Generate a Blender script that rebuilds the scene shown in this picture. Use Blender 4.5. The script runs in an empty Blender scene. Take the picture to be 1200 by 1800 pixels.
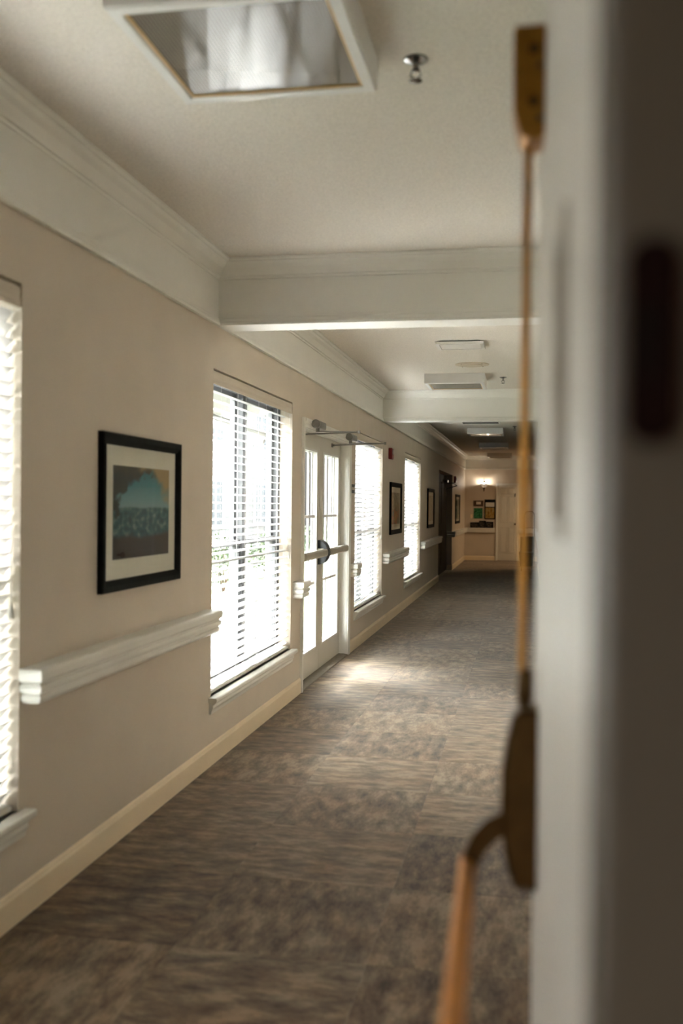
import bpy, bmesh, math, random
from mathutils import Vector, Matrix
random.seed(7)
S = bpy.context.scene
COL = S.collection
PI = math.pi

# ------------------------------------------------------------------ camera
EYE = 1.475                       # camera height; X across, Y along the corridor, Z up
YAW, PITCH, ROLL = math.radians(10.707), math.radians(-0.403), 0.010
F = Vector((-math.sin(YAW) * math.cos(PITCH), math.cos(YAW) * math.cos(PITCH), math.sin(PITCH)))
R0 = Vector((math.cos(YAW), math.sin(YAW), 0)); U0 = R0.cross(F)
R = R0 * math.cos(ROLL) + U0 * math.sin(ROLL); U = -R0 * math.sin(ROLL) + U0 * math.cos(ROLL)
cam = bpy.data.cameras.new('camera'); camo = bpy.data.objects.new('camera', cam); COL.objects.link(camo)
camo.matrix_world = Matrix(((R.x, U.x, -F.x, 0), (R.y, U.y, -F.y, 0), (R.z, U.z, -F.z, EYE), (0, 0, 0, 1)))
cam.sensor_fit = 'VERTICAL'; cam.sensor_height = 36; cam.sensor_width = 24; cam.lens = 35
cam.clip_start = 0.02; cam.clip_end = 200
cam.dof.use_dof = True; cam.dof.focus_distance = 9.6; cam.dof.aperture_fstop = 2.0
S.camera = camo

# ------------------------------------------------------------------ world, exposure
S.view_settings.view_transform = 'Standard'; S.view_settings.look = 'None'
S.view_settings.gamma = 1.0; S.view_settings.use_curve_mapping = False
S.view_settings.exposure = 6.36
S.cycles.max_bounces = 14; S.cycles.diffuse_bounces = 8; S.cycles.transparent_max_bounces = 24
S.cycles.sample_clamp_indirect = 6
W = bpy.data.worlds.new('overcast_sky'); S.world = W; W.use_nodes = True
wn = W.node_tree.nodes['Background']
wn.inputs[0].default_value = (0.97, 0.99, 1.0, 1); wn.inputs[1].default_value = 0.40   # even bright haze
sun = bpy.data.lights.new('hazy_sun', 'SUN'); sun.energy = 2.8; sun.angle = math.radians(80); sun.color = (1, .995, .985)
suno = bpy.data.objects.new('hazy_sun', sun); COL.objects.link(suno); suno.location = (-8, 8, 12)
suno.rotation_euler = Vector((math.cos(math.radians(43)) * .98, -math.cos(math.radians(43)) * .12, -math.sin(math.radians(43)))).to_track_quat('-Z', 'Y').to_euler()

# room constants
XL, XR, ZC, YE = -1.758, 0.215, 2.85, 27.5         # left wall, right wall, ceiling, end wall
WT = 0.20                                          # wall thickness
YJ0, YJ1 = 0.47, 0.57                              # cross wall holding the near doorway
WIN = [(1.40, 3.228), (5.38, 7.28), (10.04, 11.95), (14.15, 16.20)]
WZ0, WZ1 = 0.385, 2.24
DOOR = (7.67, 9.63, 2.085)                         # clear opening of the exit doors in the left wall
ALC = (19.55, 23.0, 2.19)                          # dark doorway far down the left wall
def portal(y0, y1, z0, z1, x):
    l = bpy.data.lights.new('daylight_portal', 'AREA'); l.shape = 'RECTANGLE'; l.size = z1 - z0; l.size_y = y1 - y0
    l.cycles.is_portal = True
    o = bpy.data.objects.new('daylight_portal', l); COL.objects.link(o)
    o.location = (x, (y0 + y1) / 2, (z0 + z1) / 2); o.rotation_euler = (0, -PI / 2, 0)
for y0, y1 in WIN: portal(y0, y1, WZ0, WZ1, XL - WT - 0.03)
portal(-2.6, -1.6, 1.0, 2.1, XL - .42)  # added opening behind the camera, lights the near jamb
portal(DOOR[0], DOOR[1], 0.0, DOOR[2], XL - WT - 0.03)

# ------------------------------------------------------------------ materials
MATS = {}
def lin(c):
    c = c / 255.0
    return c / 12.92 if c <= 0.04045 else ((c + 0.055) / 1.055) ** 2.4
def rgb(r, g, b): return (lin(r), lin(g), lin(b), 1)
def newmat(name):
    m = bpy.data.materials.new(name); m.use_nodes = True; MATS[name] = m
    nt = m.node_tree; return m, nt, nt.nodes['Principled BSDF']
def mat(name, col, rough=0.5, metal=0.0, var=0.0, vscale=8.0, bump=0.0, bscale=200.0, spec=0.5, coat=0.0):
    m, nt, p = newmat(name); N = nt.nodes; L = nt.links
    p.inputs['Base Color'].default_value = col; p.inputs['Roughness'].default_value = rough
    p.inputs['Metallic'].default_value = metal; p.inputs['Specular IOR Level'].default_value = spec
    p.inputs['Coat Weight'].default_value = coat
    tc = N.new('ShaderNodeTexCoord')
    if var:
        n = N.new('ShaderNodeTexNoise'); n.inputs['Scale'].default_value = vscale; n.inputs['Detail'].default_value = 4
        L.new(tc.outputs['Object'], n.inputs['Vector'])
        r = N.new('ShaderNodeValToRGB')
        r.color_ramp.elements[0].position = 0.3; r.color_ramp.elements[1].position = 0.7
        r.color_ramp.elements[0].color = tuple(c * (1 - var) for c in col[:3]) + (1,)
        r.color_ramp.elements[1].color = tuple(min(1, c * (1 + var)) for c in col[:3]) + (1,)
        L.new(n.outputs['Fac'], r.inputs['Fac']); L.new(r.outputs['Color'], p.inputs['Base Color'])
    if bump:
        n = N.new('ShaderNodeTexNoise'); n.inputs['Scale'].default_value = bscale; n.inputs['Detail'].default_value = 3
        L.new(tc.outputs['Object'], n.inputs['Vector'])
        b = N.new('ShaderNodeBump'); b.inputs['Strength'].default_value = bump; b.inputs['Distance'].default_value = 0.004
        L.new(n.outputs['Fac'], b.inputs['Height']); L.new(b.outputs['Normal'], p.inputs['Normal'])
    return m
mat('wall_paint', (0.61, 0.535, 0.443, 1), 0.55, var=0.03, vscale=3, bump=0.05, bscale=300, spec=0.35)
mat('ceiling_texture', (0.67, 0.63, 0.565, 1), 0.95, var=0.09, vscale=95, bump=0.9, bscale=130, spec=0.1)
mat('white_trim', (0.75, 0.74, 0.69, 1), 0.38, var=0.02, vscale=5, spec=0.5)
mat('cream_trim', (0.82, 0.69, 0.50, 1), 0.42, var=0.03, vscale=5)
mat('sash_white', (0.72, 0.71, 0.69, 1), 0.4, var=0.02)
mat('sash_grey', (0.06, 0.061, 0.063, 1), 0.5, var=0.05)
mat('door_paint', (0.62, 0.59, 0.52, 1), 0.28, var=0.03, vscale=4, spec=0.5)
mat('leaf_paint', (0.68, 0.64, 0.57, 1), 0.40, var=0.03, vscale=4, spec=0.5)
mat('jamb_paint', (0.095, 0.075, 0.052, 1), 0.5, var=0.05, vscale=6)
mat('bronze_dark', (0.010, 0.0035, 0.0025, 1), 0.7, var=0.2, vscale=30, spec=0.05)
mat('brass', (0.37, 0.175, 0.03, 1), 0.36, metal=1.0, var=0.15, vscale=40)
mat('brass_orange', (0.52, 0.21, 0.03, 1), 0.45, metal=0.85, var=0.15, vscale=40)  # more orange brass for the cross bar
mat('brass_dark', (0.075, 0.04, 0.012, 1), 0.42, metal=0.85, var=0.2, vscale=40)
mat('steel', (0.25, 0.245, 0.235, 1), 0.2, metal=1.0, var=0.08, vscale=30)
mat('closer_aluminium', (0.22, 0.21, 0.19, 1), 0.38, metal=0.8, var=0.1, vscale=30)
mat('bar_paint', (0.42, 0.38, 0.31, 1), 0.35, var=0.04)
mat('black_plastic', (0.012, 0.014, 0.016, 1), 0.4, var=0.2, vscale=40)
mat('frame_black', (0.005, 0.006, 0.0055, 1), 0.6, var=0.3, vscale=30, spec=0.06)
mat('mat_board', (0.66, 0.59, 0.50, 1), 0.8, var=0.02)
mat('red_plastic', (0.23, 0.014, 0.010, 1), 0.35, var=0.1)
mat('white_plastic', (0.62, 0.60, 0.55, 1), 0.4, var=0.02)
mat('fixture_white', (0.66, 0.65, 0.63, 1), 0.45, var=0.02)
mat('rim_amber', (0.62, 0.42, 0.20, 1), 0.4, var=0.1, vscale=20)
mat('speaker_beige', (0.50, 0.42, 0.31, 1), 0.6, var=0.04)
mat('vent_dark', (0.05, 0.045, 0.04, 1), 0.7, var=0.1)
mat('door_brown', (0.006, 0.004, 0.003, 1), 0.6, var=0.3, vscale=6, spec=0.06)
mat('siding_grey', (0.026, 0.0255, 0.025, 1), 0.7, var=0.08, vscale=2)
mat('porch_white', (0.30, 0.30, 0.295, 1), 0.6, var=0.03)
mat('roof_brown', (0.10, 0.07, 0.05, 1), 0.85, var=0.25, vscale=6)
mat('patio_concrete', (0.08, 0.077, 0.073, 1), 0.85, var=0.12, vscale=3, bump=0.3)
mat('lawn_green', (0.012, 0.018, 0.006, 1), 0.95, var=0.35, vscale=25, bump=0.8, bscale=90)
mat('leaf_green', (0.035, 0.06, 0.018, 1), 0.6, var=0.4, vscale=12)
mat('bark', (0.09, 0.06, 0.04, 1), 0.9, var=0.3)
mat('window_dark', (0.05, 0.055, 0.06, 1), 0.1, var=0.1)
mat('cart_metal', (0.20, 0.15, 0.09, 1), 0.35, metal=0.9, var=0.1)
mat('cart_grey', (0.09, 0.09, 0.08, 1), 0.6, var=0.1)
mat('cart_green', (0.035, 0.040, 0.033, 1), 0.6, var=0.15)
mat('rubber', (0.015, 0.015, 0.015, 1), 0.7, var=0.2)
mat('cord_white', (0.70, 0.68, 0.66, 1), 0.7, var=0.02)
mat('threshold_metal', (0.22, 0.18, 0.13, 1), 0.45, metal=0.6, var=0.15, vscale=25)
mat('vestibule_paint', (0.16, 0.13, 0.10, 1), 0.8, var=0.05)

def glass(name, tint=(0.96, 0.98, 0.97, 1), gain=1.0, ior=1.5):
    m = bpy.data.materials.new(name); m.use_nodes = True; MATS[name] = m
    nt = m.node_tree; nt.nodes.clear(); N = nt.nodes; L = nt.links
    o = N.new('ShaderNodeOutputMaterial'); mx = N.new('ShaderNodeMixShader'); t = N.new('ShaderNodeBsdfTransparent')
    g = N.new('ShaderNodeBsdfGlossy'); fr = N.new('ShaderNodeFresnel')
    t.inputs[0].default_value = tint; g.inputs['Roughness'].default_value = 0.02; fr.inputs['IOR'].default_value = ior
    ge = N.new('ShaderNodeNewGeometry'); iv = N.new('ShaderNodeMath'); iv.operation = 'SUBTRACT'; iv.inputs[0].default_value = 1.0
    mu = N.new('ShaderNodeMath'); mu.operation = 'MULTIPLY'          # no second reflection on the way out of the pane
    L.new(ge.outputs['Backfacing'], iv.inputs[1]); L.new(fr.outputs[0], mu.inputs[0]); L.new(iv.outputs[0], mu.inputs[1])
    L.new(mu.outputs[0], mx.inputs[0]); L.new(t.outputs[0], mx.inputs[1]); L.new(g.outputs[0], mx.inputs[2])
    L.new(mx.outputs[0], o.inputs[0]); return m
glass('pane_glass', ior=1.12); glass('picture_glass', ior=1.22)

def slat_mat():
    m, nt, p = newmat('blind_slat'); N = nt.nodes; L = nt.links
    p.inputs['Base Color'].default_value = (0.66, 0.65, 0.645, 1); p.inputs['Roughness'].default_value = 0.45
    tr = N.new('ShaderNodeBsdfTranslucent'); tr.inputs[0].default_value = (0.80, 0.77, 0.75, 1)
    mx = N.new('ShaderNodeMixShader'); mx.inputs[0].default_value = 0.10
    L.new(p.outputs[0], mx.inputs[1]); L.new(tr.outputs[0], mx.inputs[2])
    L.new(mx.outputs[0], N['Material Output'].inputs[0])
slat_mat()

def lens_mat():
    m, nt, p = newmat('prismatic_lens')
    p.inputs['Base Color'].default_value = (0.22, 0.19, 0.15, 1); p.inputs['Roughness'].default_value = 0.06
    p.inputs['Specular IOR Level'].default_value = 1.0
    N = nt.nodes; L = nt.links; tc = N.new('ShaderNodeTexCoord'); sp = N.new('ShaderNodeSeparateXYZ'); L.new(tc.outputs['Generated'], sp.inputs[0])
    o = []
    for k in (0, 1):
        m1 = N.new('ShaderNodeMath'); m1.operation = 'MULTIPLY'; m1.inputs[1].default_value = 52; L.new(sp.outputs[k], m1.inputs[0])
        m2 = N.new('ShaderNodeMath'); m2.operation = 'FRACT'; L.new(m1.outputs[0], m2.inputs[0])
        m3 = N.new('ShaderNodeMath'); m3.operation = 'PINGPONG'; m3.inputs[1].default_value = .5; L.new(m2.outputs[0], m3.inputs[0]); o.append(m3.outputs[0])
    mn = N.new('ShaderNodeMath'); mn.operation = 'MINIMUM'; L.new(o[0], mn.inputs[0]); L.new(o[1], mn.inputs[1])
    r = N.new('ShaderNodeValToRGB'); r.color_ramp.elements[0].position = .10; r.color_ramp.elements[1].position = .28
    r.color_ramp.elements[0].color = (.05, .043, .034, 1); r.color_ramp.elements[1].color = (.34, .30, .245, 1)
    L.new(mn.outputs[0], r.inputs[0]); L.new(r.outputs[0], p.inputs['Base Color'])
    r2 = N.new('ShaderNodeMapRange'); r2.inputs[1].default_value = .10; r2.inputs[2].default_value = .28; r2.inputs[3].default_value = .15; r2.inputs[4].default_value = 1.0
    L.new(mn.outputs[0], r2.inputs[0]); L.new(r2.outputs[0], p.inputs['Specular IOR Level'])
lens_mat()

def carpet_mat():
    m, nt, p = newmat('carpet_tile_weave'); N = nt.nodes; L = nt.links
    tc = N.new('ShaderNodeTexCoord'); oi = N.new('ShaderNodeObjectInfo')
    off = N.new('ShaderNodeVectorMath'); off.operation = 'MULTIPLY_ADD'
    L.new(tc.outputs['Object'], off.inputs[0]); off.inputs[1].default_value = (1, 1, 1)
    cmb = N.new('ShaderNodeCombineXYZ'); mu = N.new('ShaderNodeMath'); mu.operation = 'MULTIPLY'; mu.inputs[1].default_value = 37
    L.new(oi.outputs['Random'], mu.inputs[0]); L.new(mu.outputs[0], cmb.inputs[0]); L.new(mu.outputs[0], cmb.inputs[1])
    L.new(cmb.outputs[0], off.inputs[2])
    def noise(sx, sy, sc, det, rough=0.6):
        mp = N.new('ShaderNodeMapping'); mp.inputs['Scale'].default_value = (sx, sy, 1)
        L.new(off.outputs[0], mp.inputs[0])
        n = N.new('ShaderNodeTexNoise'); n.inputs['Scale'].default_value = sc; n.inputs['Detail'].default_value = det
        n.inputs['Roughness'].default_value = rough
        L.new(mp.outputs[0], n.inputs['Vector']); return n.outputs['Fac']
    big = noise(1.0, 2.3, 6.0, 8, 0.72)         # broad streaks
    fine = noise(4, 34, 6.0, 3)                 # thread rows
    cross = noise(60, 18, 5.0, 2)               # tuft speckle
    def math2(op, a, b):
        q = N.new('ShaderNodeMath'); q.operation = op
        for i, v in enumerate((a, b)):
            if hasattr(v, 'links'): L.new(v, q.inputs[i])
            else: q.inputs[i].default_value = v
        return q.outputs[0]
    rnd = math2('MULTIPLY', math2('SUBTRACT', oi.outputs['Random'], 0.5), 0.10)
    s = math2('ADD', math2('MULTIPLY', big, 1.05), math2('MULTIPLY', fine, 0.20))
    s = math2('ADD', s, math2('MULTIPLY', cross, 0.20)); s = math2('ADD', s, rnd); s = math2('SUBTRACT', s, 0.17)
    r = N.new('ShaderNodeValToRGB'); e = r.color_ramp.elements
    e[0].position = 0.40; e[0].color = (0.032, 0.0195, 0.0105, 1)
    e[1].position = 0.70; e[1].color = (0.27, 0.205, 0.135, 1)
    q = e.new(0.48); q.color = (0.087, 0.056, 0.032, 1)
    q = e.new(0.60); q.color = (0.165, 0.117, 0.071, 1)
    L.new(s, r.inputs[0])
    hue = noise(1.2, 2.4, 2.2, 2)
    mixc = N.new('ShaderNodeMixRGB'); mixc.blend_type = 'MULTIPLY'
    r2 = N.new('ShaderNodeValToRGB'); r2.color_ramp.elements[0].position = 0.35; r2.color_ramp.elements[1].position = 0.65
    r2.color_ramp.elements[0].color = (1.0, 0.86, 0.72, 1); r2.color_ramp.elements[1].color = (0.94, 0.97, 0.97, 1)
    L.new(hue, r2.inputs[0]); mixc.inputs[0].default_value = 0.8
    L.new(r.outputs[0], mixc.inputs[1]); L.new(r2.outputs[0], mixc.inputs[2])
    L.new(mixc.outputs[0], p.inputs['Base Color'])
    p.inputs['Roughness'].default_value = 0.85; p.inputs['Specular IOR Level'].default_value = 0.25
    p.inputs['Sheen Weight'].default_value = 0.30; p.inputs['Sheen Roughness'].default_value = 0.4
    b = N.new('ShaderNodeBump'); b.inputs['Strength'].default_value = 0.5; b.inputs['Distance'].default_value = 0.004
    L.new(s, b.inputs['Height']); L.new(b.outputs[0], p.inputs['Normal'])
carpet_mat()

def art_mat(name, kind, seed):
    """flat printed pictures, laid out over the print's own face (generated y = along, z = up)"""
    m, nt, p = newmat(name); N = nt.nodes; L = nt.links
    p.inputs['Roughness'].default_value = 0.6; p.inputs['Specular IOR Level'].default_value = 0.1
    tc = N.new('ShaderNodeTexCoord'); sp = N.new('ShaderNodeSeparateXYZ'); L.new(tc.outputs['Generated'], sp.inputs[0])
    along, up = sp.outputs[1], sp.outputs[2]
    if kind.startswith('end_'): along = sp.outputs[0]
    mp = N.new('ShaderNodeMapping'); mp.inputs['Location'].default_value = (seed, seed * 2, seed * 3); L.new(tc.outputs['Generated'], mp.inputs[0])
    def noise(sc, det=4):
        n = N.new('ShaderNodeTexNoise'); n.inputs['Scale'].default_value = sc; n.inputs['Detail'].default_value = det
        L.new(mp.outputs[0], n.inputs['Vector']); return n.outputs['Fac']
    def M(op, a, b=0.0, c=None):
        q = N.new('ShaderNodeMath'); q.operation = op
        for i, v in enumerate((a, b) if c is None else (a, b, c)):
            if hasattr(v, 'links'): L.new(v, q.inputs[i])
            else: q.inputs[i].default_value = v
        q.use_clamp = False; return q.outputs[0]
    def ramp(x, stops):
        r = N.new('ShaderNodeValToRGB'); e = r.color_ramp.elements
        e[0].position, e[0].color = stops[0][0], stops[0][1] + (1,)
        e[1].position, e[1].color = stops[-1][0], stops[-1][1] + (1,)
        for t, c in stops[1:-1]: e.new(t).color = c + (1,)
        L.new(x, r.inputs[0]); return r.outputs[0]
    def mix(f, a, b):
        q = N.new('ShaderNodeMixRGB')
        for i, v in ((0, f), (1, a), (2, b)):
            if hasattr(v, 'links'): L.new(v, q.inputs[i])
            elif i == 0: q.inputs[0].default_value = v
            else: q.inputs[i].default_value = v + (1,)
        return q.outputs[0]
    def step(x, lo, hi):
        q = N.new('ShaderNodeMapRange'); q.interpolation_type = 'SMOOTHSTEP'
        q.inputs[1].default_value = lo; q.inputs[2].default_value = hi; L.new(x, q.inputs[0]); return q.outputs[0]
    if kind == 'shore':
        n1, n2 = noise(4), noise(14, 6)
        sea = ramp(n2, [(0.3, (0.006, 0.035, 0.04)), (0.5, (0.015, 0.085, 0.095)), (0.75, (0.20, 0.25, 0.24))])
        sky = ramp(up, [(0.55, (0.20, 0.30, 0.31)), (0.8, (0.03, 0.17, 0.20)), (1.0, (0.03, 0.14, 0.17))])
        c = mix(step(M('ADD', up, M('MULTIPLY', n1, 0.06)), 0.56, 0.60), sea, sky)
        c = mix(step(M('ADD', up, M('MULTIPLY', n1, 0.12)), 0.26, 0.34), (0.030, 0.013, 0.008), c)
        leaf = step(M('ADD', M('MULTIPLY', M('SUBTRACT', up, along), 0.75), M('MULTIPLY', n1, 0.9)), 0.78, 0.88)
        c = mix(leaf, c, (0.012, 0.014, 0.006))
        edge = step(M('ADD', up, M('MULTIPLY', n2, 0.35)), 1.05, 1.15); c = mix(edge, c, (0.035, 0.026, 0.008))
        gold = step(M('ADD', M('ADD', M('MULTIPLY', up, 0.6), M('MULTIPLY', along, 0.5)), M('MULTIPLY', n1, 0.4)), 1.02, 1.16)
        c = mix(gold, c, (0.34, 0.22, 0.09))
    elif kind == 'blocks':
        n1, n2 = noise(5), noise(9, 6)
        topc = ramp(n2, [(0.3, (0.05, 0.04, 0.03)), (0.5, (0.22, 0.17, 0.11)), (0.7, (0.35, 0.30, 0.22))])
        botc = ramp(n1, [(0.3, (0.02, 0.16, 0.18)), (0.48, (0.12, 0.10, 0.07)), (0.56, (0.40, 0.05, 0.03)), (0.7, (0.45, 0.30, 0.08))])
        c = mix(step(up, 0.44, 0.46), botc, topc)
    elif kind == 'tan':
        c = ramp(noise(6, 6), [(0.3, (0.18, 0.11, 0.05)), (0.5, (0.38, 0.27, 0.14)), (0.7, (0.50, 0.40, 0.25))])
    elif kind == 'end_green':
        c = ramp(noise(7, 6), [(0.3, (0.01, 0.03, 0.015)), (0.5, (0.03, 0.16, 0.07)), (0.7, (0.10, 0.30, 0.12))])
    elif kind == 'end_gold':
        c = ramp(noise(6, 6), [(0.3, (0.16, 0.08, 0.02)), (0.5, (0.35, 0.22, 0.06)), (0.7, (0.32, 0.30, 0.15))])
    elif kind == 'end_portrait':
        n1 = noise(6, 5)
        c = ramp(n1, [(0.35, (0.010, 0.008, 0.007)), (0.55, (0.04, 0.03, 0.022)), (0.7, (0.20, 0.17, 0.14))])
    else:
        c = ramp(noise(8, 6), [(0.3, (0.01, 0.05, 0.05)), (0.5, (0.06, 0.16, 0.15)), (0.7, (0.25, 0.25, 0.2))])
    L.new(c, p.inputs['Base Color'])

# ------------------------------------------------------------------ mesh helpers
class B:
    def __init__(s): s.bm = bmesh.new()
    def box(s, x0, x1, y0, y1, z0, z1, bev=0.0, seg=2):
        r = bmesh.ops.create_cube(s.bm, size=1.0)
        for v in r['verts']:
            v.co = Vector(((x0 + x1) / 2 + v.co.x * (x1 - x0), (y0 + y1) / 2 + v.co.y * (y1 - y0), (z0 + z1) / 2 + v.co.z * (z1 - z0)))
        if bev:
            es = list({e for v in r['verts'] for e in v.link_edges})
            bmesh.ops.bevel(s.bm, geom=es, offset=bev, segments=seg, profile=0.5, affect='EDGES')
        return s
    def prism(s, pts, axis, a0, a1):
        """closed polygon extruded along an axis; pts are (p,q) = the other two axes in xyz order"""
        def mk(p, a):
            return {'x': (a, p[0], p[1]), 'y': (p[0], a, p[1]), 'z': (p[0], p[1], a)}[axis]
        va = [s.bm.verts.new(mk(p, a0)) for p in pts]; vb = [s.bm.verts.new(mk(p, a1)) for p in pts]
        n = len(pts)
        for i in range(n): s.bm.faces.new((va[i], va[(i + 1) % n], vb[(i + 1) % n], vb[i]))
        s.bm.faces.new(va); s.bm.faces.new(vb[::-1]); return s
    def loft(s, loops, closed=True, caps=True):
        rows = [[s.bm.verts.new(p) for p in lp] for lp in loops]
        n = len(loops[0])
        for a, b in zip(rows, rows[1:]):
            for i in range(n if closed else n - 1):
                s.bm.faces.new((a[i], a[(i + 1) % n], b[(i + 1) % n], b[i]))
        if caps: s.bm.faces.new(rows[0]); s.bm.faces.new(rows[-1][::-1])
        return s
    def tube(s, path, rad, n=10):
        path = [Vector(p) for p in path]; loops = []
        up = None
        for i, p in enumerate(path):
            t = (path[min(i + 1, len(path) - 1)] - path[max(i - 1, 0)]).normalized()
            if up is None:
                up = Vector((0, 0, 1)) if abs(t.z) < 0.9 else Vector((1, 0, 0))
            a = t.cross(up).normalized(); b = a.cross(t).normalized(); up = b
            r = rad[i] if isinstance(rad, (list, tuple)) else rad
            loops.append([p + a * (math.cos(2 * PI * k / n) * r) + b * (math.sin(2 * PI * k / n) * r) for k in range(n)])
        return s.loft(loops)
    def cyl(s, p0, p1, r0, r1=None, n=16): return s.tube([p0, p1], [r0, r0 if r1 is None else r1], n)
    def lathe(s, prof, c, n=24, axis='z'):
        loops = []
        for r, h in prof:
            lp = []
            for k in range(n):
                a = 2 * PI * k / n; u, v = math.cos(a) * r, math.sin(a) * r
                lp.append({'z': (c[0] + u, c[1] + v, c[2] + h), 'x': (c[0] + h, c[1] + u, c[2] + v), 'y': (c[0] + u, c[1] + h, c[2] + v)}[axis])
            loops.append(lp)
        return s.loft(loops)
    def quad(s, *p): s.bm.faces.new([s.bm.verts.new(q) for q in p]); return s
    def mesh(s, name, m, smooth=False):
        bmesh.ops.recalc_face_normals(s.bm, faces=s.bm.faces)
        me = bpy.data.meshes.new(name); s.bm.to_mesh(me); s.bm.free()
        me.materials.append(MATS[m])
        if smooth:
            for f in me.polygons: f.use_smooth = True
            try: me.set_sharp_from_angle(angle=math.radians(38))
            except Exception: pass
        return me
    def obj(s, name, m, parent=None, smooth=False, label=None):
        o = bpy.data.objects.new(name, s.mesh(name, m, smooth)); COL.objects.link(o)
        if parent is not None: attach(o, parent)
        if label: o['label'] = label
        return o
def attach(o, parent):
    o.parent = parent
    o.matrix_parent_inverse = Matrix.Translation(-world_loc(parent))
def world_loc(o):
    v = Vector(o.location)
    if o.parent is not None: v = v + world_loc(o.parent) + o.matrix_parent_inverse.translation
    return v
def tag(o, label, cat, group=None, kind=None):
    o['label'] = label; o['category'] = cat
    if group: o['group'] = group
    if kind: o['kind'] = kind
    return o
def thing(name, loc, label, cat, group=None, kind=None):
    o = bpy.data.objects.new(name, None); COL.objects.link(o); o.location = loc; o.empty_display_size = 0.1
    return tag(o, label, cat, group, kind)
def inst(me, name, parent, loc, rot=(0, 0, 0)):
    """another object sharing mesh data, placed in world coordinates under its (unrotated) parent"""
    o = bpy.data.objects.new(name, me); COL.objects.link(o); o.location = loc; o.rotation_euler = rot
    if parent is not None: attach(o, parent)
    return o
def struct(o, label, cat): return tag(o, label, cat, kind='structure')

# ------------------------------------------------------------------ room shell
fl = B().box(XL - 0.4, 1.6, -4.2, YE + 0.3, -0.15, -0.004).obj('floor', 'carpet_tile_weave')
struct(fl, 'corridor floor of brown and taupe streaked carpet tiles', 'floor')
T = 0.65
tb = B(); tb.box(-T / 2 + .0003, T / 2 - .0003, -T / 2 + .0003, T / 2 - .0003, -0.006, 0.0, 0.0008, 1)
tile = tb.mesh('carpet_tile', 'carpet_tile_weave')
for i in range(42):
    for j in range(4):
        x0 = 0.15 - 0.65 * j; y = 0.55 + T * (i + 0.5)
        if j == 3:                          # cut strip against the left wall is hidden under the baseboard
            continue
        q = 1 if (i + j) % 2 else 0
        if random.random() < 0.18: q = 1 - q
        inst(tile, 'carpet_tile', fl, (x0 - T / 2, y, 0.0), (0, 0, PI / 2 * q + (PI if random.random() < .5 else 0)))
struct(B().box(XL - 0.4, 1.6, -4.2, YE + 0.3, ZC, ZC + 0.12).obj('ceiling', 'ceiling_texture'), 'beige textured corridor ceiling', 'ceiling')

def wall_x(name, xa, xb, y0, y1, holes, m, label):
    """wall along Y between xa and xb with rectangular holes (y0,y1,z0,z1)"""
    b = B(); y = y0
    for h0, h1, z0, z1 in sorted(holes):
        if h0 > y: b.box(xa, xb, y, h0, -0.15, ZC)
        if z0 > 0: b.box(xa, xb, h0, h1, -0.15, z0)
        b.box(xa, xb, h0, h1, z1, ZC); y = h1
    b.box(xa, xb, y, y1, -0.15, ZC)
    return struct(b.obj(name, m), label, 'wall')
holes = [(a, b, WZ0, WZ1) for a, b in WIN] + [(DOOR[0] - .03, DOOR[1] + .03, 0, DOOR[2] + .03), (ALC[0], ALC[1], 0, ALC[2])]
wl = wall_x('wall_left', XL - WT, XL, YJ0, YE, holes, 'wall_paint', 'taupe painted left wall with windows and exit doors')
# thick plaster behind the far doorway
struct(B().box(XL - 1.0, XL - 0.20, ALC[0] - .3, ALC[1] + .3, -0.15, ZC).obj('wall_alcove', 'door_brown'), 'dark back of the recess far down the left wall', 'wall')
SIDE = (24.2, 27.3, 2.20)                         # opening to a lamplit side hall near the end
wall_x('wall_right', XR, XR + 0.15, YJ1, YE, [(SIDE[0], SIDE[1], 0, SIDE[2])], 'wall_paint', 'taupe painted right wall of the corridor')
struct(B().box(XL - .2, XR + .15, YE, YE + 0.15, -0.15, ZC).obj('wall_end', 'wall_paint'), 'taupe wall closing the far end of the corridor', 'wall')
struct(B().box(XR + .15, 3.3, SIDE[0] - .15, SIDE[0], -.15, ZC).box(XR + .15, 3.3, SIDE[1], SIDE[1] + .15, -.15, ZC).box(3.3, 3.45, SIDE[0] - .15, SIDE[1] + .15, -.15, ZC).obj('wall_side_hall', 'wall_paint'),
       'taupe walls of the lamplit side hall near the end', 'wall')
struct(B().box(1.6, 3.45, SIDE[0] - .15, SIDE[1] + .15, -.15, -.004).obj('floor_side_hall', 'carpet_tile_weave'), 'carpeted floor of the side hall', 'floor')
struct(B().box(1.6, 3.45, SIDE[0] - .15, SIDE[1] + .15, ZC, ZC + .12).obj('ceiling_side_hall', 'ceiling_texture'), 'ceiling of the side hall', 'ceiling')
# cross wall with the open doorway the camera looks through, and the dim vestibule behind the camera
JX = 0.0335
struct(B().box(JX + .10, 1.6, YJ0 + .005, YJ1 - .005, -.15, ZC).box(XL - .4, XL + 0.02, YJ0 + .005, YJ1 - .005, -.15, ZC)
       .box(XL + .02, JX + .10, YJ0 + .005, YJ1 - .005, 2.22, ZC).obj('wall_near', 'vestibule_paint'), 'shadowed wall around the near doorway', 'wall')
struct(B().box(XL - .4, XL - .2, -4.2, -2.6, -.15, ZC).box(XL - .4, XL - .2, -1.6, YJ0, -.15, ZC).box(XL - .4, XL - .2, -2.6, -1.6, -.15, 1.0).box(XL - .4, XL - .2, -2.6, -1.6, 2.1, ZC).box(1.4, 1.6, -4.2, YJ0, -.15, ZC).box(XL - .4, 1.6, -4.4, -4.2, -.15, ZC)  # window hole added in the left side to let daylight reach the jamb
       .obj('wall_vestibule', 'vestibule_paint'), 'dim vestibule walls behind the camera with an added daylight opening', 'wall')

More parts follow.
